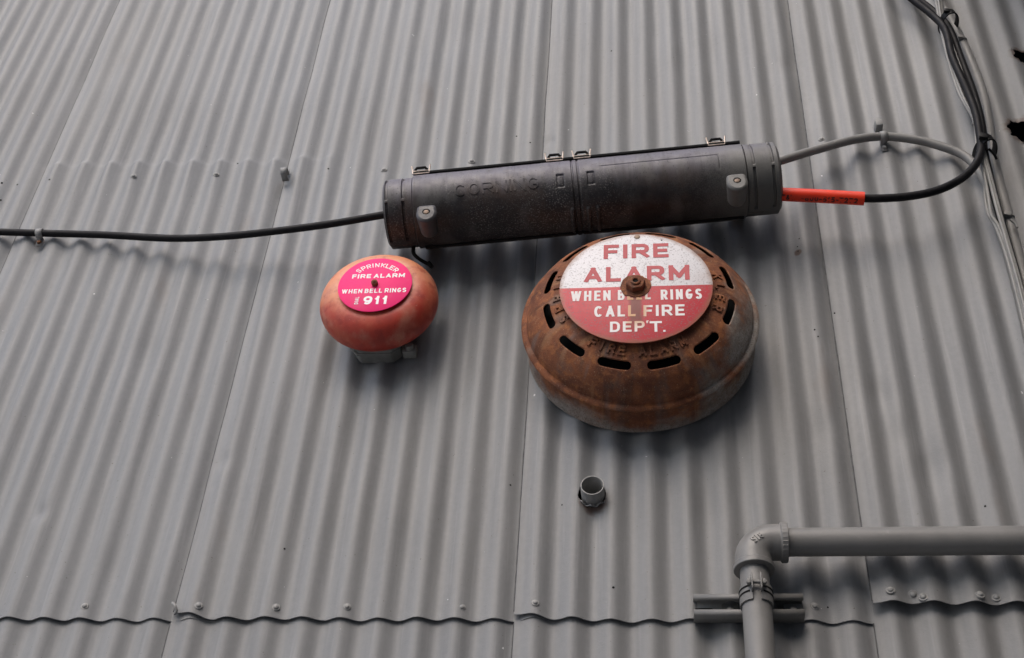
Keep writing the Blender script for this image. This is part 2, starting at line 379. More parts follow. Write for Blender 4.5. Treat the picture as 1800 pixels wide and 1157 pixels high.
# ---------------------------------------------------------------- corrugated wall
PITCH = .0677; X0 = -.003; AMP = .0064; SHEET = 9 * PITCH; LAP = 2.86
wall = thing('corrugated_wall', 'tall grey painted corrugated metal wall carrying the alarms and cables', 'wall', (0, 0, 0))
def nz(x, y, z): return noise.noise(Vector((x, y, z)))
DENTZ = 4.117
def wall_y(x, z, seed=0.0):
    ph = 2 * math.pi * (x - X0 + .0035 * nz(x * 1.7, z * .9, 3 + seed)) / PITCH
    amp = AMP * (1 + .16 * nz(x * 3.1, z * 1.4, 11 + seed) + .10 * nz(x * 9, z * 3, 5))
    # a softer, flattened stretch left of the right-hand seam
    amp *= 1 - .35 * math.exp(-((x - .47) / .09) ** 2 - ((z - 3.45) / .35) ** 2)
    y = amp * math.cos(ph) + .0028 * nz(x * 2.3, z * 1.3, 20) + .0010 * nz(x * 11, z * 7, 31)
    if seed == 0:
        for dx, dz, a, sx, sz in DENTS:
            e = ((x - dx) / sx) ** 2 + ((z - dz) / sz) ** 2
            if e < 8: y += a * math.exp(-e)
    if -1.26 < x < -.50 and abs(z - DENTZ) < .30 and seed == 0:      # knocks on the crests along a girt
        k = .30 + .70 * max(0, -math.cos(ph + .5)) ** 2 * (1 + .6 * nz(x * 9, 0, 2))
        k *= min(1, (x + 1.26) / .05, (-.50 - x) / .05)
        d = z - DENTZ - .014 * (-.9 - x)
        y -= .0060 * k * (math.exp(-(d / .0110) ** 2) if d > 0 else math.exp(-(d / .11) ** 2))
    return y
def on_wall(u, v, seed=0.0):
    Y = 0.0
    for _ in range(6):
        p = at(u, v, Y); k = min(1, math.floor((p.x - X0) / SHEET)); e = p.x - X0 - k * SHEET
        Y = wall_y(p.x, p.z, seed) * (1 - .5 * math.exp(-(e / .020) ** 2)) - (.0045 if k == 1 else 0) - (.0135 if k == 1 else .0075) * (1 - min(1, e / (SHEET * 1.12)))
    return Vector((p.x, Y, p.z))
DENTS = []
for u, v, a, s in ((73, 905, .006, .012), (1545, 700, .004, .02), (1440, 760, .004, .025), (1640, 830, .007, .03), (1480, 640, -.003, .03),
                   (395, 815, .004, .012), (250, 620, .004, .04), (700, 900, -.003, .05), (130, 150, .004, .06), (820, 60, .004, .05), (1250, 900, .004, .03), (520, 180, -.003, .05), (620, 780, .003, .05), (200, 1000, .003, .04), (1180, 90, -.003, .04), (968, 252, .004, .010), (1030, 800, -.003, .03), (1590, 780, .004, .025), (1385, 120, .004, .03)):
    p = at(u, v, 0); DENTS.append((p.x, p.z, a, s, s * 1.6))
def pokes(l): return [(at(u, v, 0), r, j) for u, v, r, j in l]
HOLES = pokes([(1041, 873, .0243, .07), (1797, 103, .024, .35), (1797, 232, .034, .35)])
def sheet(x0, x1, z0, z1, off, lift, seed=0.0, edge_wob=0.0):
    nx = max(4, int(round((x1 - x0) / PITCH * 16)))
    xs = [x0 + (x1 - x0) * i / nx for i in range(nx + 1)]
    zs = []; z = z0
    while z < z1 - 1e-6:
        zs.append(z); step = .03
        if seed == 0 and abs(z - DENTZ) < .06: step = .003
        if seed == 0 and any(abs(z - h.z) < r * 1.7 for h, r, _ in HOLES if x0 - .05 < h.x < x1 + .05): step = .004
        if seed == 0 and any(abs(z - d[1]) < d[4] * 1.6 for d in DENTS if x0 < d[0] < x1): step = min(step, .008)
        z += step
    zs = [z0, z0 + .0012, z0 + .0026] + [q for q in zs if q > z0 + .004] + [z1]
    xs = [x0, x0 + .0010, x0 + .0022] + [q for q in xs if x0 + .003 < q < x1 - .003] + [x1 - .0022, x1 - .001, x1]
    if seed == 0:                      # finer columns across the torn and drilled openings
        ex = set()
        for h, r, _ in HOLES:
            if z0 < h.z < z1 and x0 < h.x < x1: ex |= {round(h.x + r * 1.5 * k / 14, 5) for k in range(-14, 15)}
        xs = sorted({round(x, 5) for x in xs} | {x for x in ex if x0 < x < x1})
    vs = []; nc = len(xs)
    for j, z in enumerate(zs):
        for i, x in enumerate(xs):
            s = (x - x0) / (SHEET * 1.12)
            fl = math.exp(-((x - x0) / .020) ** 2)
            y = wall_y(x, z, seed) * (1 - .5 * fl) + off - lift * (1 - min(1, s))
            if seed == 0: y -= .0045 * max(0, nz(x * 4.3, 9, 1) - .05) * math.exp(-(z - z0) / .04)
            zz = z + (edge_wob * nz(x * 6, 4, 4) if j < 3 else 0)
            if j < 3 and seed == 0 and edge_wob and abs(x0 - X0) < SHEET * 1.1 and x0 < .3: t_ = max(0, 1 - (x - x0) / .085); zz += .012 * t_ * t_ * (3 - 2 * t_)
            xx = x + (.0012 * nz(1, z * 5, x0) if i < 3 else 0)
            vs.append(Vector((xx, y, zz)))
    kill = set()
    faces = [(j * nc + i, j * nc + i + 1, (j + 1) * nc + i + 1, (j + 1) * nc + i) for j in range(len(zs) - 1) for i in range(nc - 1)]
    if seed == 0:
        for h, r, jag in HOLES:
            if not (z0 < h.z < z1 and x0 - .1 < h.x < x1 + .1): continue
            def rb(p):
                a = math.atan2(p.z - h.z, p.x - h.x)
                return r * (1 + jag * (nz(math.cos(a) * 2.2 + h.z * 7, math.sin(a) * 2.2, 7) + .6 * nz(math.cos(a) * 6, math.sin(a) * 6 + h.z * 9, 3)) + (.06 * abs(math.cos(a)) if jag < .2 else 0))
            ins = {i for i, p in enumerate(vs) if (p.x - h.x) ** 2 + (p.z - h.z) ** 2 < (2 * r) ** 2 and math.hypot(p.x - h.x, p.z - h.z) < rb(p)}
            faces = [f for f in faces if not all(i in ins for i in f)]
            used = {i for f in faces for i in f} & ins
            for i in used:
                p = vs[i]; a = math.atan2(p.z - h.z, p.x - h.x); q = rb(p)
                p.x = h.x + math.cos(a) * q; p.z = h.z + math.sin(a) * q
                if jag > .2: p.y -= .006 * max(0, nz(math.cos(a) * 3, math.sin(a) * 3, h.z))
    m = MB(); m.add(vs, faces)
    # drop loose vertices
    usedv = sorted({i for f in m.f for i in f}); rm = {i: k for k, i in enumerate(usedv)}
    m.v = [m.v[i] for i in usedv]; m.f = [tuple(rm[i] for i in f) for f in m.f]
    return m.build('sheet', 'wall', wall, angle=60, solid=.0009)
TOP = 5.5
for k in range(-3, 3):
    if k > 1: continue
    x0 = X0 + k * SHEET; z0 = LAP + (.024 if k >= 1 else 0.0)
    lift = .0075 + (.006 if k == 1 else 0); ext = 1.012 if k == 0 else 1.125
    sheet(x0, 1.318 if k == 1 else x0 + SHEET * ext, z0 - (.004 if k == 0 else 0), TOP, -.0045 if k >= 1 else 0, lift, 0.0, .007)
    sheet(x0 - .004 * (k == -1), 1.318 if k == 1 else x0 + SHEET * 1.125, .02, LAP + .09, .0036, .0030, .001)
def edge_line(x0, z0, z1, off, lift, seed):      # thin dark line along each sheet's free edge
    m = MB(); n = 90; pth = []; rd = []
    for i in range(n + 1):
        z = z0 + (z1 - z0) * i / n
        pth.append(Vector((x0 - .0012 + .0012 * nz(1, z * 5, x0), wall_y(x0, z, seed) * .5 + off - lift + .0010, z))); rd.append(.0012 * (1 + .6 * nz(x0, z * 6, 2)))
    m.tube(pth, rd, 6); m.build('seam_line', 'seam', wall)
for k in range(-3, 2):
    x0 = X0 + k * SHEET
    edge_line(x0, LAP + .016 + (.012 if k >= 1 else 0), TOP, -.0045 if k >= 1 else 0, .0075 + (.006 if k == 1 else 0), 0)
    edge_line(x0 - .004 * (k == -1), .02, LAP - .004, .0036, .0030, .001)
# black box standing in for the unlit interior seen through the holes
m = MB(); m.box((-.3, .2, 2.75), (3.3, .3, 5.46)); m.build('backing', 'dark', wall, smooth=False)

scr = MB()
scr.lathe([(0, -.0048), (.0028, -.0046), (.0046, -.0034), (.0052, -.0016), (.0072, -.0014), (.0080, -.0004), (.0080, .0015)], 20)
scr_me = None
def screw(u, v, sc=1.0, rot=0.0, lift=.0, seed=0.0, tilt=0.0):
    global scr_me
    p = on_wall(u, v, seed)
    if scr_me is None:
        o = scr.build('screw', 'trim', wall); scr_me = o.data
    else:
        o = bpy.data.objects.new('screw', scr_me); C.objects.link(o); o.parent = wall
    dx = (wall_y(p.x + .004, p.z) - wall_y(p.x - .004, p.z)) / .008
    o.location = p - Vector((0, lift, 0)); o.rotation_euler = (tilt, 0, math.atan(dx) * .6); o.scale = (sc, sc, sc)
for u, v in ((149, 1066), (349, 1065), (485, 1068), (610, 1067), (812, 1068), (941, 1060), (1432, 1066)): screw(u, v, random.uniform(.85, 1.05), lift=.0003, tilt=random.uniform(-.1, .1))
for u, v in ((1565, 1038), (1605, 1046), (1623, 1050), (1722, 1046), (1751, 1051)): screw(u, v, random.uniform(1.0, 1.15), lift=.0005, tilt=random.uniform(-.35, .25))
for u, v in ((235, 310), (380, 307), (675, 299), (829, 284), (1444, 245)): screw(u, v, random.uniform(.9, 1.05), lift=.0003)
hole_me = None
hm = MB(); hm.lathe([(.0, -.0002), (.0024, -.0004), (.0032, .0012)], 10)
for u, v, s in ((31, 325, 1.2), (3, 322, 1.3), (418, 288, 1), (577, 297, 1), (908, 240, 1), (932, 251, .9), (1075, 90, 1), (1732, 890, 1), (1078, 1033, 1.1), (1432, 580, .9),
                (1438, 592, .8), (897, 853, .8), (1403, 442, .7), (1405, 420, .7), (1402, 434, .6), (500, 965, .9), (1467, 551, .9), (1455, 1068, .8), (87, 316, 1), (1, 352, 1.3), (988, 888, .7)):
    p = on_wall(u, v)
    if hole_me is None: o = hm.build('nail_hole', 'dark', wall); hole_me = o.data
    else: o = bpy.data.objects.new('nail_hole', hole_me); C.objects.link(o); o.parent = wall
    o.location = p - Vector((0, .0009, 0)); o.scale = (s * .72, 1, s * .72)
# bent metal tab at the lap corner
m = MB(); a = at(303, 1060, -.014); b = at(310, 1074, -.012); c = at(306, 1080, -.008)
m.tube(spline([a, (a + b) / 2 + Vector((.002, -.003, 0)), b, c], 5), [.0028] * 16, 8); m.build('bent_tab', 'trim', wall, world=True)

# unseen side wall, added past the right edge of frame to shade the right end
sw = thing('shade_wall', 'unseen dark corrugated wall added beyond the right edge to shade the main wall', 'wall', (1.33, 0, 0))
m = MB(); nx = 60 * 10; SX = 1.33; vs = []
for z in (0, 7.0):
    for i in range(nx + 1):
        y = -.03 - 4.0 * i / nx; vs.append(Vector((SX + .009 * math.cos(2 * math.pi * y / PITCH), y, z)))
m.add(vs, [(i, i + 1, nx + 2 + i, nx + 1 + i) for i in range(nx)]); m.build('sheet', 'side', sw, world=True, angle=60, solid=.001)
m = MB(); m.box((1.36, -4.05, 3.5), (.10, .06, 7.0), None, .004); m.build('corner_trim', 'side', sw, world=True)
m = MB(); m.box((1.35, -2.0, 7.03), (.16, 4.1, .06), None, .004); m.build('cap_flashing', 'side', sw, world=True)

m = MB(); m.prism([(1.00, 5.00), (1.32, 4.96), (1.32, 5.04), (1.00, 5.08)], -.85, -.02); ev = m.build('shade_eave', 'side', sw, world=True, smooth=False)  # unseen eave and gutter, added to shade the upper right
m = MB(); m.box((1.16, -.89, 5.0), (.34, .07, .10), None, .012); m.build('shade_gutter', 'side', sw, world=True)

# unseen building, added behind the camera to shade the lower wall
ob_ = thing('shade_building', 'unseen plain rendered building added behind the viewer to shade the wall', 'building', (2, -7.5, 0))
m = MB(); m.box((3.0, -9.5, 3.2), (15, 4, 6.4)); m.build('wall', 'render', ob_, world=True, smooth=False)
m = MB(); m.box((3.0, -9.5, 6.52), (15.3, 4.3, .24), None, .02); m.build('roof', 'side', ob_, world=True)
for i in range(5):
    for z in (1.7, 4.6):
        x = -3 + i * 2.9
        if i == 2 and z < 2: continue
        m = MB(); m.box((x, -7.49, z), (1.1, .06, 1.4), None, .01); f_ = m.build('window', 'trim', ob_, world=True)
        m = MB(); m.box((x, -7.455, z), (.96, .02, 1.26)); m.build('pane', 'dark', f_, world=True, smooth=False)
m = MB(); m.box((2.8, -7.48, 1.05), (1.0, .08, 2.1), None, .01); m.build('door', 'side', ob_, world=True)

# ---------------------------------------------------------------- big fire alarm bell
bell = thing('fire_alarm_bell', 'large rusty round alarm bell hood with red and white FIRE ALARM sign', 'alarm bell', (.2195, -.012, 3.490))
HPROF = [(.2250, 0.0), (.2275, -.0010), (.2265, -.004), (.2225, -.030), (.2210, -.0605), (.2220, -.0640), (.2310, -.0655), (.2335, -.0700), (.2310, -.0745),
         (.2225, -.0768), (.2200, -.090), (.2140, -.101), (.2060, -.1125), (.1980, -.1220), (.1890, -.1300), (.1800, -.1365), (.1700, -.1420), (.1600, -.1462), (.1480, -.1500), (.1300, -.1535), (.1000, -.156), (.05, -.157), (.004, -.157)]
def hood_y(r):
    for (r0, y0), (r1, y1) in zip(HPROF[7:], HPROF[8:]):
        if r1 <= r <= r0: return y0 + (y1 - y0) * (r0 - r) / (r0 - r1)
    return -.157
prof = []
for (r0, y0), (r1, y1) in zip(HPROF, HPROF[1:]):
    k = max(1, int(math.hypot(r1 - r0, y1 - y0) / .003)) if r0 > .12 else 3
    prof += [(r0 + (r1 - r0) * i / k, y0 + (y1 - y0) * i / k) for i in range(k)]
prof.append(HPROF[-1])
SEG = 480; vs = []; sd = []
RS, HW, HL = .1800, .0082, .0325
def slot(a, arc):                  # (along, across) of the nearest slot
    k = (a - R(15)) / R(30); d = (k - round(k)) * R(30) * RS
    return d, arc
arc0 = 0; acc = []; 
for i, (r, y) in enumerate(prof):
    acc.append((acc[-1] + math.hypot(r - prof[i - 1][0], y - prof[i - 1][1])) if i else 0.0)
js = min(range(len(prof)), key=lambda i: abs(prof[i][0] - RS)); arcs = acc[js]
def hood_pt(a, arc):
    for i in range(len(acc) - 1):
        if acc[i] <= arc <= acc[i + 1]:
            t = (arc - acc[i]) / (acc[i + 1] - acc[i] + 1e-12); r = prof[i][0] + (prof[i + 1][0] - prof[i][0]) * t; y = prof[i][1] + (prof[i + 1][1] - prof[i][1]) * t
            break
    wob = 1 + .0035 * nz(math.cos(a) * 1.5, math.sin(a) * 1.5, y * 9)
    return Vector((r * wob * math.cos(a), y, r * wob * math.sin(a)))
inside = set(); par = []
for i in range(len(prof)):
    for k in range(SEG):
        a = 2 * math.pi * k / SEG; s_, t_ = slot(a, acc[i] - arcs)
        e = max(abs(s_) - HL + HW, 0); d = math.hypot(e, t_) - HW
        if d < 0: inside.add(i * SEG + k)
        par.append((a, acc[i], s_, t_, d)); vs.append(hood_pt(a, acc[i]))
fs = [(i * SEG + k, (i + 1) * SEG + k, (i + 1) * SEG + (k + 1) % SEG, i * SEG + (k + 1) % SEG) for i in range(len(prof) - 1) for k in range(SEG)]
fs = [f for f in fs if not all(q in inside for q in f)]
for q in {q for f in fs for q in f} & inside:
    a, ar, s_, t_, d = par[q]; c = max(-HL + HW, min(HL - HW, s_)); dx, dy = s_ - c, t_
    l = math.hypot(dx, dy) or 1e-9; vs[q] = hood_pt(a + (dx / l * HW + c - s_) / RS, ar + (dy / l * HW - t_))
used = sorted({q for f in fs for q in f}); rm = {q: i for i, q in enumerate(used)}
m = MB(); m.add([vs[q] for q in used], [tuple(rm[q] for q in f) for f in fs])
hood = m.build('hood', 'hood', bell, angle=50, solid=.002)
def ring_text(txt, r0, a_mid, size, step, up=1, depth=.0034):
    n = len(txt)
    for i, ch in enumerate(txt):
        if ch == ' ': continue
        a = a_mid + (i - (n - 1) / 2) * step * (-1 if up > 0 else 1)
        def fn(u, v, d, a=a):
            r = r0 + v * up; aa = a - u * up / r0
            return Vector((r * math.cos(aa), hood_y(r) - .0009 - d, r * math.sin(aa)))
        m = MB(); m.add(*glyph(ch, size * .74, size, size * .2, fn, depth)); m.build('letter', 'hood', hood, smooth=False)
ring_text('FIRE ALARM', .1560, R(-91), .0185, R(7.2), -1)
ring_text('SPRIN', .1575, R(184), .0185, R(10.5), 1)
ring_text('KLER', .1575, R(-2), .0185, R(10.5), 1)
# a narrow vent cut in the skirt
m = MB(); q = []
for i in range(25):
    a = R(-106 + 26 * i / 24); hh = .0016 * math.sqrt(max(0, 1 - ((i - 12) / 12.2) ** 4))
    q.append((a, hh))
vs = [Vector((.2226 * math.cos(a), -.0570 + s * h, .2226 * math.sin(a))) for s in (1, -1) for a, h in q]
m.add(vs, [(i, i + 1, 26 + i, 25 + i) for i in range(24)]); m.build('skirt_vent', 'dark', bell, solid=.001, smooth=False)
m = MB(); m.lathe([(.220, -.001), (.220, .0035)], 64); m.build('back_plate', 'dark', bell)
m = MB(); m.lathe([(0, -.128), (.14, -.122), (.185, -.10), (.2, -.06), (.2, -.055), (.18, -.06)], 64); m.build('slot_light_blocker', 'dark', bell)  # unseen gong, added in black to keep the slots dark
SGX, SGY, SGR = -.0045, -.1640, .1475
m = MB(); ps = [(0, -.0012), (SGR - .0012, -.0012), (SGR, -.0006), (SGR, .0006), (SGR - .001, .0012), (0, .0012)]
m.lathe(ps, 128)
sign = m.build('sign_plate', 'sign_big', bell); sign.location = (SGX, SGY, 0)
def flat(y, cx, cz, rot=0):
    c, s = math.cos(rot), math.sin(rot)
    return lambda u, v, d: Vector((cx + u * c - v * s, y - d, cz + u * s + v * c))
word(sign, 'let_red', 'FIRE', .128, .0400, .0088, flat(-.0017, .001, .0985), .20)
word(sign, 'let_red', 'ALARM', .204, .0410, .0090, flat(-.0017, .002, .0350), .20)
word(sign, 'let_white', 'WHEN', .0765, .0270, .0051, flat(-.0017, -.0865, -.0225), .2)
word(sign, 'let_white', 'BELL', .063, .0270, .0051, flat(-.0017, -.003, -.0225), .2)
word(sign, 'let_white', 'RINGS', .0780, .0270, .0051, flat(-.0017, .0865, -.0245), .2)
word(sign, 'let_white', 'CALL', .0785, .0290, .0054, flat(-.0017, -.040, -.0650), .2)
word(sign, 'let_white', 'FIRE', .0775, .0290, .0054, flat(-.0017, .0530, -.0660), .2)
word(sign, 'let_white', 'DEP', .065, .0270, .0052, flat(-.0017, -.0165, -.1060), .2)
word(sign, 'let_white', 'T', .0230, .0270, .0052, flat(-.0017, .0370, -.1075), .2)
for pts_ in ([(.0505, -.1215), (.0550, -.1215), (.0550, -.1170), (.0505, -.1170)], [(.0190, -.0925), (.0235, -.0910), (.0215, -.0990), (.0195, -.0985)]):
    m = MB(); m.prism(pts_, -.0018, -.0012); m.build('punctuation_mark', 'let_white', sign, smooth=False)
m = MB(); q = []
for i in range(40):
    a = 2 * math.pi * i / 40; r = .0300 * (1 + .16 * nz(math.cos(a) * 2, math.sin(a) * 2, 5) + .08 * nz(math.cos(a) * 6, math.sin(a) * 6, 8)); q.append((SGX + r * math.cos(a), r * math.sin(a)))
m.prism(q, SGY - .0028, SGY - .0008); m.build('washer', 'rust', bell, bevel=.0006)
m = MB()
hexa = [(.0195 * math.cos(R(60 * i + 12)), .0195 * math.sin(R(60 * i + 12))) for i in range(6)]
m.prism(hexa, -.0155, -.001, (SGX, SGY, 0)); nut = m.build('nut', 'rust', bell, bevel=.0018)
m = MB(); m.lathe([(.0052, -.0155), (.0056, -.0185), (.0078, -.0192), (.0098, -.0180), (.0100, -.0140)], 32, (SGX, SGY, 0)); m.build('bolt_end', 'rust', nut)
m = MB(); m.lathe([(0, -.0158), (.0056, -.0162)], 24, (SGX, SGY, 0)); m.build('bolt_socket', 'dark', nut)
m = MB(); m.lathe([(.0, -.0026), (.0032, -.0030), (.0055, -.0022), (.0062, -.0008)], 20, (SGX + .0035, SGY, .1395)); m.build('rivet', 'brass', bell)
m = MB(); m.lathe([(.0, -.0014), (.0018, -.0012)], 12, (SGX + .052, SGY, .128)); m.build('rivet', 'dark', bell)
m = MB(); m.tube([(SGX, SGY, 0), (SGX, -.02, 0)], .006, 12); m.build('bolt_shaft', 'rust', bell)

# ---------------------------------------------------------------- small sprinkler bell
sb = thing('sprinkler_bell', 'small faded red alarm gong with round pink sign on grey box', 'alarm bell', (-.3127, -.010, 3.5577))
m = MB()
gp = [(.0, -.1195), (.05, -.1192), (.075, -.1180), (.088, -.1150), (.099, -.1090), (.108, -.1000), (.1145, -.0890), (.1180, -.0770), (.1178, -.0650), (.1145, -.0540), (.1080, -.0460), (.1000, -.0415), (.0985, -.0430), (.1030, -.0490), (.1060, -.0580)]
gp2 = []
for a, b in zip(spline([(r, y, 0) for r, y in gp], 4), range(999)): gp2.append((max(0, a.x) * (1.035 if a.x > .08 else 1), a.y))
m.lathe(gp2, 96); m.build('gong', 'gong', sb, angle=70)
m = MB(); m.lathe([(0, -.0010), (.0750, -.0010), (.0760, -.0004), (.0760, .0006), (0, .0008)], 96)
sp = m.build('sign_plate', 'sign_pink', sb); sp.location = (0, -.1240, 0)
for i, ch in enumerate('SPRINKLER'):
    wd = [.0, .105, .21, .29, .375, .49, .59, .68, .785][i]
    a = R(90) - (wd - .39) * R(88) / .785 * 1.0
    r0 = .0555
    def fn(u, v, d, a=a): return Vector(((r0 + v) * math.cos(a - u / r0), -.0014 - d, (r0 + v) * math.sin(a - u / r0)))
    m = MB(); m.add(*glyph(ch, .0090, .0118, .0021, fn)); m.build('letter', 'let_pure', sp, smooth=False)
word(sp, 'let_pure', 'FIRE', .0390, .0118, .0029, flat(-.0014, -.0305, .0240), .22)
word(sp, 'let_pure', 'ALARM', .0640, .0118, .0029, flat(-.0014, .0270, .0240), .22)
word(sp, 'let_pure', 'WHEN', .0420, .0120, .0023, flat(-.0014, -.0445, -.0185), .2)
word(sp, 'let_pure', 'BELL', .0360, .0120, .0023, flat(-.0014, -.0005, -.0185), .2)
word(sp, 'let_pure', 'RINGS', .0440, .0120, .0023, flat(-.0014, .0445, -.0185), .2)
word(sp, 'let_pure', '911', .0500, .0230, .0052, flat(-.0014, .0070, -.0450), .2)
word(sp, 'let_pure', 'DIAL', .0205, .0080, .0014, flat(-.0014, -.0315, -.0450, R(90)), .22)
m = MB(); hexa = [(.0072 * math.cos(R(60 * i)), .0072 * math.sin(R(60 * i))) for i in range(6)]
m.prism(hexa, -.1335, -.1240); m.lathe([(0, -.1365), (.003, -.1362), (.0042, -.1330)], 16)
m.build('bolt', 'rust', sb, bevel=.0008)
m = MB()
oc = [(-.050, -.085), (-.036, -.102), (.030, -.102), (.048, -.085), (.050, .085), (.036, .1), (-.036, .1), (-.050, .085)]
m.prism(oc, -.060, .002); box = m.build('back_box', 'box', sb, bevel=.003)
m = MB(); m.prism([(x * 1.10 - .004, z * 1.04) for x, z in oc], -.048, -.042); m.prism([(x * 1.07 - .003, z * 1.02) for x, z in oc], -.030, -.024); m.build('box_flange', 'box', box, bevel=.001)
m = MB(); m.box((.066, -.02, -.090), (.028, .022, .022), bev=.003); m.lathe([(0, -.042), (.008, -.041), (.009, -.028)], 16, (.067, 0, -.090)); m.build('mounting_lug', 'box', box)

# ---------------------------------------------------------------- splice closure
A = at(684, 378, -.105); B = at(1362, 313, -.105); L = (B - A).length; mid = (A + B) / 2
ex = (B - A).normalized(); ey = Vector((0, 1, 0)); ez = ex.cross(ey)
FR = Matrix((ex, ey, ez)).transposed()
cl = thing('splice_closure', 'long black weathered plastic cable splice case mounted slightly tilted above the alarms', 'splice case', mid, FR)
def fx(px): return ((px - 684) / (1362 - 684) - .5) * L
RB, RC = .0790, .0750
def cyl(x, th, r): return Vector((x, -r * math.cos(th), r * math.sin(th)))
def sst(a, b, x):
    t = max(0, min(1, (x - a) / (b - a))); return t * t * (3 - 2 * t)
def bandf(x, c, hw, s=.0012): return sst(c - hw - s, c - hw, x) * (1 - sst(c + hw, c + hw + s, x))
def shell(x0, x1, rfun, nx=320, nt=240):
    m = MB(); vs = []
    for i in range(nx + 1):
        x = x0 + (x1 - x0) * i / nx
        for k in range(nt):
            th = -math.pi + 2 * math.pi * k / nt; vs.append(cyl(x, th, rfun(x, math.degrees(th))))
    fs = [(i * nt + k, i * nt + (k + 1) % nt, (i + 1) * nt + (k + 1) % nt, (i + 1) * nt + k) for i in range(nx) for k in range(nt)]
    fs += [tuple(range(nt)), tuple(nx * nt + k for k in range(nt))[::-1]]
    return m.add(vs, fs)
xl, xr = fx(729), fx(1311)
def rbody(x, t):
    r = RB + .0006 * nz(x * 6, t * .02, 1)
    r -= .012 * (1 - sst(xl, xl + .007, x)) + .012 * sst(xr - .007, xr, x)
    for c in (fx(1011), fx(1021)): r -= .0028 * bandf(x, c, .0014, .0012)
    for px in (990, 1042):
        k = bandf(x, fx(px), .0072, .0012) * bandf(t, -20, 10.5, 1.6); r -= .0030 * k
        k = bandf(x, fx(px), .0042, .0012) * bandf(t, -20, 8, 1.6); r += .0012 * k
    ln = bandf(t, 1, .35, .4) * bandf(x, fx(1161), fx(1262) - fx(1161), .001) + bandf(x, fx(1262), .0004, .0008) * bandf(t, -13, 14, .5)
    r -= .0011 * min(1, ln)
    for px in (1034, 1050, 1006): r += .0035 * bandf(x, fx(px), .0022, .002) * bandf(t, -92, 24, 4)
    for px in (900, 965): r += .0008 * bandf(x, fx(px), .008, .004) * bandf(t, 24, 9, 5)
    r += .0050 * (bandf(t, -124, 1.4, 1.4) + bandf(t, 44, 1.2, 1.5)) * bandf(x, fx(1018), fx(1290) - fx(1018), .006)
    return r
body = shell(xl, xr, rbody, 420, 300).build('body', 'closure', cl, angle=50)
def rcap(side):
    xa, xb = (fx(681), fx(732)) if side < 0 else (fx(1308), fx(1366))
    gs = (fx(688), fx(717)) if side < 0 else (fx(1320), fx(1352))
    def f(x, t):
        r = RC + (.0018 if side > 0 else 0)
        r -= .008 * (1 - sst(xa, xa + .006, x)) if side < 0 else .008 * sst(xb - .006, xb, x)
        for gx in gs: r -= .0052 * bandf(x, gx, .0024, .0012) * max(bandf(t, 12, 34, 1.2), bandf(t, -65, 36, 1.2))
        r -= .0025 * bandf(t, -112, .8, .8)
        return r
    return shell(xa, xb, f, 110, 300)
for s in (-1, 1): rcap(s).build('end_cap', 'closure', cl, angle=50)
word(body, 'closure', 'CORNING', .178, .0275, .0032, lambda u, v, d: cyl(fx(880) + u, R(-20) + v / RB, RB + .0004 + d), .2, .0011)
m = MB(); m.tube([cyl(x, R(41), RB + .0035) for x in [fx(734) + (fx(1306) - fx(734)) * i / 40 for i in range(41)]], .0042, 8); m.build('gasket', 'rubber', cl)
m = MB(); m.tube([cyl(x, R(-119), RB + .002) for x in [fx(745) + (fx(1300) - fx(745)) * i / 40 for i in range(41)]], .0030, 8); m.build('gasket', 'rubber', cl)
for px in (748, 983, 1031, 1266):
    c = fx(px); m = MB(); hw = .0175; th = R(43)
    e1 = Vector((0, -math.cos(th), math.sin(th))); e2 = Vector((0, math.sin(th), math.cos(th)))   # outwards, and back over the top
    o_ = Vector((c, 0, 0)) + e1 * (RB + .002)
    def q(u, r, b): return o_ + Vector((u, 0, 0)) + e1 * r + e2 * b
    m.tube([q(-hw, .0012, -.006), q(hw, .0012, -.006)], .0015, 8)
    m.tube([q(-hw, .0012, -.006), q(-hw - .001, .010, .002), q(-hw - .0025, .0185, .006)], .0017, 8)
    m.tube([q(hw, .0012, -.006), q(hw + .001, .010, .002), q(hw + .0025, .0185, .006)], .0017, 8)
    m.tube([q(-hw, .007, .0), q(-.008, .0065, -.003), q(.008, .0065, -.003), q(hw, .007, .0)], .0010, 8)
    lt = m.build('latch', 'steel', cl)
    m = MB(); m.tube([q(-.0135, .008, .004), q(-.009, .0135, .004), q(.009, .0135, .004), q(.0135, .008, .004)], .0030, 8); m.build('latch_lever', 'rubber', lt)
def boss(px, py, mat):
    p = FR.transposed() @ (at(px, py, -.196) - mid)
    m = MB(); out = []
    r = .0235
    for i in range(25):
        a = R(-200 + 220 * i / 24); out.append((r * math.cos(a) * .95, r * math.sin(a) * 1.15))
    s = -1 if px < 1000 else 1
    out += [(.0205 * 1, .022), (.0100, .024), (-.0100, .024), (-.0205, .022)]
    kk = len(out); m.add([Vector((p.x + x, p.y, p.z + z)) for x, z in out] + [Vector((p.x + x * .80, p.y + .060, p.z + z * .75 + .004)) for x, z in out], [tuple(range(kk)), tuple(range(kk, 2 * kk))[::-1]] + [(i, i + kk, (i + 1) % kk + kk, (i + 1) % kk) for i in range(kk)])
    b = m.build('mounting_boss', mat, cl, bevel=.006)
    m = MB(); m.lathe([(.0078, p.y - .0006), (.0082, p.y - .0004)], 24, (p.x, 0, p.z + .002)); m.build('boss_hole', 'dark', b)
    m = MB(); m.lathe([(0, p.y - .0012), (.0050, p.y - .0012), (.0062, p.y - .0003)], 20, (p.x, 0, p.z + .0005)); m.build('bolt_head', 'brass', b)
boss(749, 373, 'boss_dark'); boss(1296, 318, 'boss_grey')
m = MB(); m.tube(px_path([(727, 432, -.06), (727, 445, -.06), (735, 454, -.055), (748, 462, -.045), (757, 466, -.04)], 6), .0042, 8)
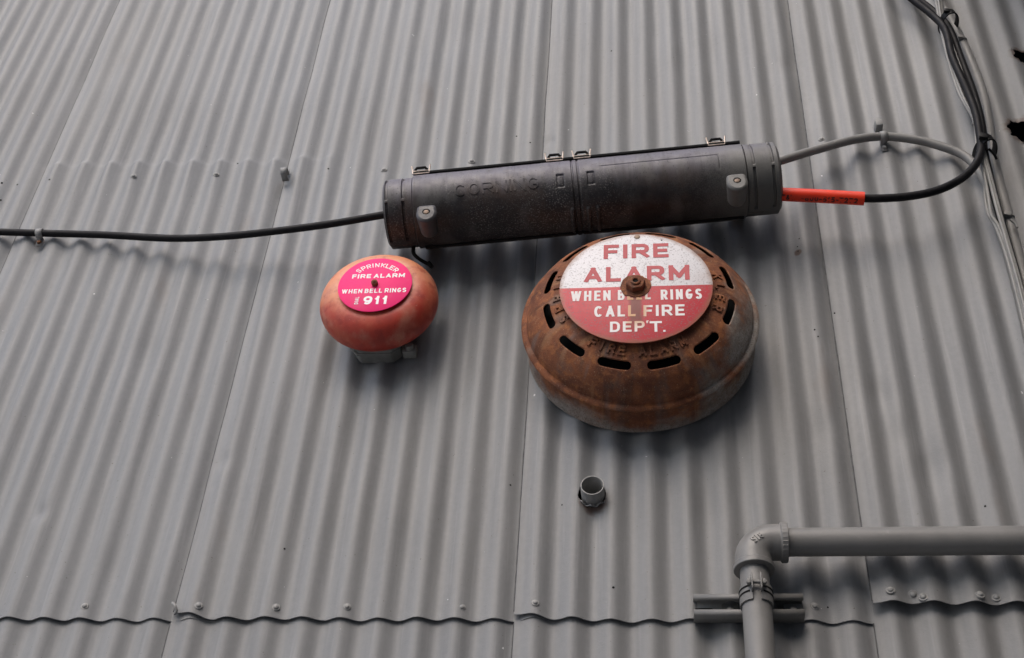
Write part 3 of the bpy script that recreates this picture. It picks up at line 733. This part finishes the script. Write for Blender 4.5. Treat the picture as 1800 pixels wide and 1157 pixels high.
m.tube([at(752, 462, -.043), at(760, 470, -.038)], [.006, .0045], 8); m.build('ground_strap', 'rubber', cl, world=True)
for px in (760, 1290):            # feet that hold the case to the wall
    m = MB(); m.box((fx(px), .078, 0), (.05, .040, .03), bev=.003); m.build('mounting_foot', 'closure', cl)

# ---------------------------------------------------------------- cables
def cable(name, label, cat, pts, rad, mat, group=None, seg=16, n=10):
    path = px_path(pts, n); root = thing(name, label, cat, path[0], None, group)
    m = MB(); m.tube(path, rad, seg); m.build('jacket', mat, root, world=True)
    return root
cable('black_cable', 'single black cable sagging along the wall from the left edge', 'cable',
      [(-160, 402, -.022), (-60, 406, -.023), (70, 410, -.024), (180, 413, -.030), (300, 419, -.045), (390, 416, -.060), (480, 407, -.078), (580, 394, -.092), (680, 377, -.105), (720, 373, -.105)], .0083, 'black')
lc = cable('black_cable', 'black cable curling from the tied bundle into the orange sleeve', 'cable',
      [(1560, -40, -.060), (1600, -4, -.062), (1640, 28, -.068), (1662, 54, -.076), (1674, 100, -.080), (1696, 150, -.082), (1714, 195, -.084), (1722, 235, -.084), (1724, 264, -.084), (1714, 290, -.086), (1690, 314, -.090), (1650, 334, -.096), (1600, 345, -.101), (1540, 349, -.104), (1470, 347, -.106), (1400, 342, -.108), (1352, 338, -.108)], .0088, 'black', n=14)
m = MB(); sl = px_path([(1360, 341, -.108), (1400, 343, -.108), (1450, 345.5, -.107), (1519, 349.5, -.105)], 6)
m.tube(sl, .0143, 28); slv = m.build('orange_sleeve', 'orange', lc, world=True); slv['label'] = 'bright orange marker sleeve with a phone number'
P0, P1 = at(1366, 341.5, -.108), at(1519, 349.5, -.105); sx = (P1 - P0).normalized(); LS = (P1 - P0).length
sy = Vector((0, 1, 0)); sy = (sy - sx * sy.dot(sx)).normalized(); sz = sx.cross(sy)
def slf(c, th0):
    return lambda u, v, d: P0 + sx * (c + u) + (-sy * math.cos(th0 + v / .0146) + sz * math.sin(th0 + v / .0146)) * (.0147 + d)
word(slv, 'ink', 'AT&T 1-800-515-7272', LS * .93, .0118, .0025, slf(LS * .46, R(-72)), .16, world=True)
cable('grey_cable', 'grey painted cable arching from the splice case through a clip', 'cable',
      [(1352, 289, -.100), (1390, 277, -.092), (1440, 262, -.075), (1500, 246, -.052), (1553, 240, -.040), (1610, 246, -.039), (1650, 256, -.039), (1690, 271, -.040), (1713, 290, -.042), (1732, 320, -.042), (1745, 355, -.040), (1757, 400, -.038), (1775, 460, -.038), (1800, 560, -.036), (1816, 640, -.036)], .0098, 'cable_grey')
cable('black_cable', 'second black cable in the tied bundle, running on behind the pale wires', 'cable',
      [(1572, -40, -.045), (1612, -4, -.048), (1648, 26, -.052), (1670, 52, -.058), (1692, 110, -.062), (1714, 170, -.066), (1727, 222, -.068), (1730, 262, -.066), (1738, 300, -.060), (1748, 345, -.058), (1763, 400, -.056), (1782, 465, -.056), (1806, 560, -.056)], .0080, 'black')
WG = 'thin painted wires strapped beside the conduit'
thin = [([(1640, -30, -.060), (1648, 20, -.062), (1656, 60, -.064), (1668, 110, -.066), (1686, 165, -.068), (1712, 212, -.070), (1718, 260, -.070), (1730, 305, -.070), (1738, 350, -.070), (1743, 378, -.068), (1757, 402, -.066), (1775, 452, -.064), (1795, 530, -.062), (1812, 600, -.062)], 'outermost pale wire left of the conduit, kinking at the small tie'),
        ([(1646, -30, -.064), (1653, 25, -.066), (1662, 70, -.068), (1676, 122, -.070), (1694, 172, -.072), (1717, 215, -.074), (1724, 262, -.074), (1738, 310, -.074), (1752, 365, -.074), (1768, 420, -.072), (1788, 490, -.070), (1812, 585, -.068)], 'middle pale wire of the strapped group left of the conduit'),
        ([(1652, -30, -.052), (1657, 25, -.054), (1668, 62, -.058), (1690, 120, -.062), (1706, 168, -.066), (1722, 215, -.070), (1729, 262, -.070), (1742, 312, -.072), (1756, 366, -.072), (1771, 420, -.070), (1792, 492, -.068), (1815, 580, -.066)], 'inner pale wire tight against the grey conduit'),
        ([(1733, 300, -.050), (1731, 330, -.055), (1736, 372, -.060), (1750, 398, -.062), (1769, 450, -.060), (1790, 530, -.058), (1806, 600, -.058)], 'short loose pale wire bowing out below the black tie')]
for pts, lb in thin: cable('thin_wire', lb, 'wire', pts, .0038, 'wire', WG, 10, 8)
cable('conduit', 'straight grey conduit running up the wall beside the cable bundle', 'conduit',
      [(1622, -60, -.032), (1652, 0, -.032), (1690, 72, -.032), (1712, 122, -.032), (1731, 180, -.032), (1747, 282, -.032), (1768, 366, -.032), (1777, 400, -.032), (1810, 530, -.032), (1845, 680, -.032), (1895, 920, -.032)], .0115, 'conduit', None, 24, 10)
def tie(name, label, u, v, Y, rw, rh, mat, wd, group, ang=18, tail=None, head=.008):
    c = at(u, v, Y); t = thing(name, label, 'cable tie', c, None, group)
    m = MB(); ca, sa = math.cos(R(ang)), math.sin(R(ang)); ring = []
    for i in range(33):
        a = 2 * math.pi * i / 32; x = rw * math.cos(a); y = rh * math.sin(a)
        ring.append((x, y))
    vs = []
    for x, y in ring:
        for dz, k in ((-wd, 1), (wd, 1), (wd, 1.10), (-wd, 1.10)):
            X_, Y_, Z_ = x * k, y * k, dz + x * .25
            vs.append(Vector((X_ * ca + Z_ * sa * -1, Y_, X_ * sa * .2 + Z_)))
    fs = [(i * 4 + k, i * 4 + (k + 1) % 4, i * 4 + 4 + (k + 1) % 4, i * 4 + 4 + k) for i in range(32) for k in range(4)]
    m.add(vs, fs); m.build('strap', mat, t, angle=30)
    m = MB(); m.box((-rw * .35, -rh * 1.08, .001), (head * 1.6, head, head * 1.3), Matrix.Rotation(R(20), 3, 'Y'), .0012); m.build('tie_head', mat, t)
    if tail:
        m = MB(); m.tube(spline([at(*p) - c for p in tail], 5), .0030, 6); m.build('tail', mat, t)
    return t
tie('cable_tie', 'upper black tie binding the cables to the conduit near the top edge', 1667, 42, -.054, .0235, .034, 'tie', .0075, 'black cable ties')
tie('cable_tie', 'lower black tie where the loop of cable leaves the bundle', 1731, 268, -.056, .0245, .040, 'tie', .0085, 'black cable ties', tail=[(1738, 262, -.075), (1748, 272, -.070), (1752, 280, -.062)], head=.011)
tie('cable_tie', 'small pale tie round the conduit just below the upper black tie', 1691, 74, -.033, .0128, .0132, 'wire', .002, 'pale cable ties', head=.007)
tie('cable_tie', 'small pale tie round the wires just above the lower black tie', 1716, 216, -.072, .010, .0085, 'wire', .002, 'pale cable ties', head=.004)
tie('cable_tie', 'small pale tie round the conduit low at the right edge', 1773, 386, -.033, .0128, .0132, 'wire', .002, 'pale cable ties', head=.009, tail=[(1776, 386, -.06), (1784, 392, -.058), (1788, 400, -.055)])

# ---------------------------------------------------------------- clips
def clip(label, u, v, Y, rad, rot, mat, tabdir=-1, scmat='trim', wd=.0075, yw=-.012):
    """one-hole strap: an arch over the cable and a flat tab with a screw"""
    c = at(u, v, Y); Yw = yw - c.y
    t = thing('cable_clip', label, 'clip', c, Matrix.Rotation(R(rot), 3, 'Y'), 'one-hole cable clips')
    m = MB(); pr = []
    for i in range(15):
        a = R(-8 + 188 * i / 14); pr.append((-rad * math.sin(a), rad * math.cos(a) * -tabdir))
    pr = [(Yw, pr[0][1])] + pr + [(Yw - .001, pr[-1][1]), (Yw - .001, pr[-1][1] + tabdir * .021)]
    vs = []
    for y, z in pr: vs += [Vector((-wd, y, z)), Vector((wd, y, z))]
    m.add(vs, [(2 * i, 2 * i + 1, 2 * i + 3, 2 * i + 2) for i in range(len(pr) - 1)]); m.build('strap', mat, t, solid=.0020, angle=50)
    m = MB(); m.lathe([(0, -.0050), (.0035, -.0046), (.0052, -.0025), (.0056, 0)], 16, (0, Yw - .002, pr[-1][1] - tabdir * .010)); m.build('screw', scmat, t)
    return t
clip('painted clip with rusty screw holding the left black cable', 70, 410, -.024, .0098, -4, 'trim', -1, 'clip_rust')
clip('painted clip with bright screw holding the arching grey cable', 1553, 240, -.040, .0112, -2, 'trim', yw=-.0235)
clip('empty painted clip holding nothing beside a seam of the wall', 500, 303, -.030, .0105, -6, 'trim', 1)
p = at(1544, 222, -.03); m = MB(); m.box((0, 0, 0), (.0165, .030, .019), Matrix.Rotation(R(-6), 3, 'Y') @ Matrix.Rotation(R(8), 3, 'X'), .0025)
nb = thing('wall_nub', 'small square painted stub on the wall above the arching cable clip', 'stub', p); m.build('stub_block', 'trim', nb)
m = MB(); m.box((-.002, -.013, .0095), (.010, .003, .003), None, .0008); m.build('broken_lip', 'trim', nb)

# ---------------------------------------------------------------- open pipe stub
p = at(1041, 853, -.036); st = thing('pipe_stub', 'short open pipe end poking through a ragged hole under the big bell', 'pipe', (p.x, 0, p.z))
m = MB(); m.lathe([(.0218, .06), (.0218, -.0350), (.0212, -.0362), (.0196, -.0362), (.0190, -.0350), (.0190, .06)], 48); m.build('tube', 'trim', st)
m = MB(); q = []
for i in range(21):
    a = R(-150 + 120 * i / 20); r = .0258 + .0025 * nz(math.cos(a) * 5, math.sin(a) * 5, 2); q.append(Vector((r * math.cos(a), -.0095 - .003 * math.sin(i * .9), r * math.sin(a) - .002)))
m.tube(q, .0013, 6); m.build('torn_metal_lip', 'trim', st)

# ---------------------------------------------------------------- drain pipe with elbow, strut and clamp
PY = -.0575; PR = .0247
h1 = at(1600, 952, PY); v1 = at(1333, 1100, PY)
zp, xp = h1.z, v1.x
pipe = thing('drain_pipe', 'grey painted plastic pipe turning from horizontal down through an elbow', 'pipe', (xp, PY, 0))
m = MB(); m.tube([(xp + .050, PY, zp), (xp + .5, PY, zp + .001), (1.315, PY, zp + .002)], PR, 40); m.build('horizontal_pipe', 'pvc', pipe, world=True)
m = MB(); m.tube([(xp, PY, zp - .045), (xp, PY, 1.5), (xp, PY, .0)], PR, 40); m.build('vertical_pipe', 'pvc', pipe, world=True)
m = MB(); br = .036; pa = []; ra = []
ER = .0315
for i in range(17):
    a = R(90 * i / 16); pa.append(Vector((xp + br - br * math.cos(a), PY, zp - br + br * math.sin(a)))); ra.append(ER)
pa = [Vector((xp, PY, zp - br - .022)), Vector((xp, PY, zp - br - .0115)), Vector((xp, PY, zp - br - .0110))] + pa + [Vector((xp + br + .0120, PY, zp)), Vector((xp + br + .0125, PY, zp)), Vector((xp + br + .024, PY, zp))]
ra = [ER + .0033, ER + .0033, ER + .0003] + ra + [ER + .0003, ER + .0033, ER + .0033]
m.tube(pa, ra, 48); el = m.build('elbow', 'pvc', pipe, world=True, angle=35, bevel=.0012)
m = MB()
def elt(u, v, d):
    c = at(1331, 944, PY - ER); rr = R(38); x = u * math.cos(rr) - v * math.sin(rr); z = u * math.sin(rr) + v * math.cos(rr)
    qx, qz = c.x + x, c.z + z
    # on the elbow's surface: distance from the bend's centre line
    cx, cz = xp + br, zp - br; rad = math.hypot(qx - cx, qz - cz) - br
    return Vector((qx, PY - math.sqrt(max(1e-6, ER ** 2 - rad ** 2)) - .0001 - d, qz))
word(el, 'pvc', 'SI8', .022, .0140, .0026, elt, .15, .0018, True)
m = MB()
for i in range(26):
    a = R(-150 + 300 * i / 25 - 90); r = ER + .0030
    m.box((xp + br + .018, PY + r * math.sin(a) * 1.0, zp + r * math.cos(a)), (.009, .0014, .0014), Matrix.Rotation(0, 3, 'X'))
m.build('collar_ribs', 'pvc', el, world=True, smooth=False)

sa_, sb_ = at(1219, 1061, -.031), at(1413, 1060, -.031); zc = at(1310, 1062, -.031).z
su = thing('strut_channel', 'short slotted strut channel bolted across the wall behind the vertical pipe', 'bracket', ((sa_.x + sb_.x) / 2, -.008, zc))
Ls = sb_.x - sa_.x
prof_s = [(-.0065, -.0200), (-.0290, -.0200), (-.0310, -.0190), (-.0312, -.0125), (-.0300, -.0108), (-.0255, -.0105)]
sec = prof_s[::-1] + [(y, -z) for y, z in prof_s]
m = MB(); vs = []
for x in (sa_.x, sb_.x): vs += [Vector((x, y, zc + z)) for y, z in sec]
k = len(sec); m.add(vs, [(i, i + 1, k + i + 1, k + i) for i in range(k - 1)]); m.build('channel', 'strut', su, world=True, solid=.0024, angle=30)
for u in (1283, 1393):
    q = at(u, 1060, -.011); m = MB(); m.box((q.x, -.0095, zc), (.030, .0035, .026), None, .0008); wsh = m.build('square_washer', 'strut', su, world=True)
    m = MB(); m.lathe([(0, -.018), (.004, -.0175), (.0065, -.015), (.007, -.011)], 16, (q.x, 0, zc - .001)); m.build('bolt', 'strut', wsh, world=True)
q = at(1236, 1062, -.011); m = MB(); pts = []
for i in range(24):
    a = 2 * math.pi * i / 24; pts.append((.012 * (1 if math.cos(a) > 0 else -1) + .006 * math.cos(a), .006 * math.sin(a)))
m.prism(pts, -.0088, -.0080, (q.x, 0, zc)); m.build('slot', 'dark', su, world=True, smooth=False)

zk = at(1333, 1035, PY - PR).z
cp = thing('pipe_clamp', 'two-piece ribbed pipe clamp bolted round the vertical pipe', 'clamp', (xp, PY, zk))
for s in (-1, 1):
    m = MB(); vs = []; na = 20
    for i in range(na + 1):
        a = R(14 + (176 - 14) * i / na)           # from the front gap round to the wall side
        zt = .0135 * 1.0 + .010 * math.exp(-(i / 3.0) ** 2); zb = -.0200
        for r in (PR + .0008, PR + .0032):
            for z in ((zt, zb) if r < PR + .002 else (zb, zt)):
                vs.append(Vector((s * r * math.sin(a), -r * math.cos(a), z)))
    m.add(vs, [(i * 4 + j, i * 4 + (j + 1) % 4, i * 4 + 4 + (j + 1) % 4, i * 4 + 4 + j) for i in range(na) for j in range(4)] + [(0, 1, 2, 3), tuple(na * 4 + j for j in (3, 2, 1, 0))])
    band = m.build('clamp_half', 'strut', cp, bevel=.0005)
    for zz in (.006, -.004):
        m = MB(); vs = []
        for i in range(15):
            a = R(24 + 120 * i / 14)
            for z in (-.0016, .0016): vs.append(Vector((s * (PR + .0036) * math.sin(a), -(PR + .0036) * math.cos(a), zz + z)))
        m.add(vs, [(2 * i, 2 * i + 1, 2 * i + 3, 2 * i + 2) for i in range(14)]); m.build('slot', 'dark', band, solid=.0006, smooth=False)
    m = MB(); m.box((s * .0075, -PR - .0085, .008), (.0026, .014, .030), None, .0006); lug = m.build('lug', 'strut', cp)
m = MB(); m.tube([(-.0165, -PR - .0085, .008), (.0165, -PR - .0085, .008)], .0032, 10); m.box((-.0125, -PR - .0085, .008), (.006, .009, .009), None, .001); m.box((.0125, -PR - .0085, .008), (.006, .009, .009), None, .001); m.build('clamp_bolt', 'strut', cp)
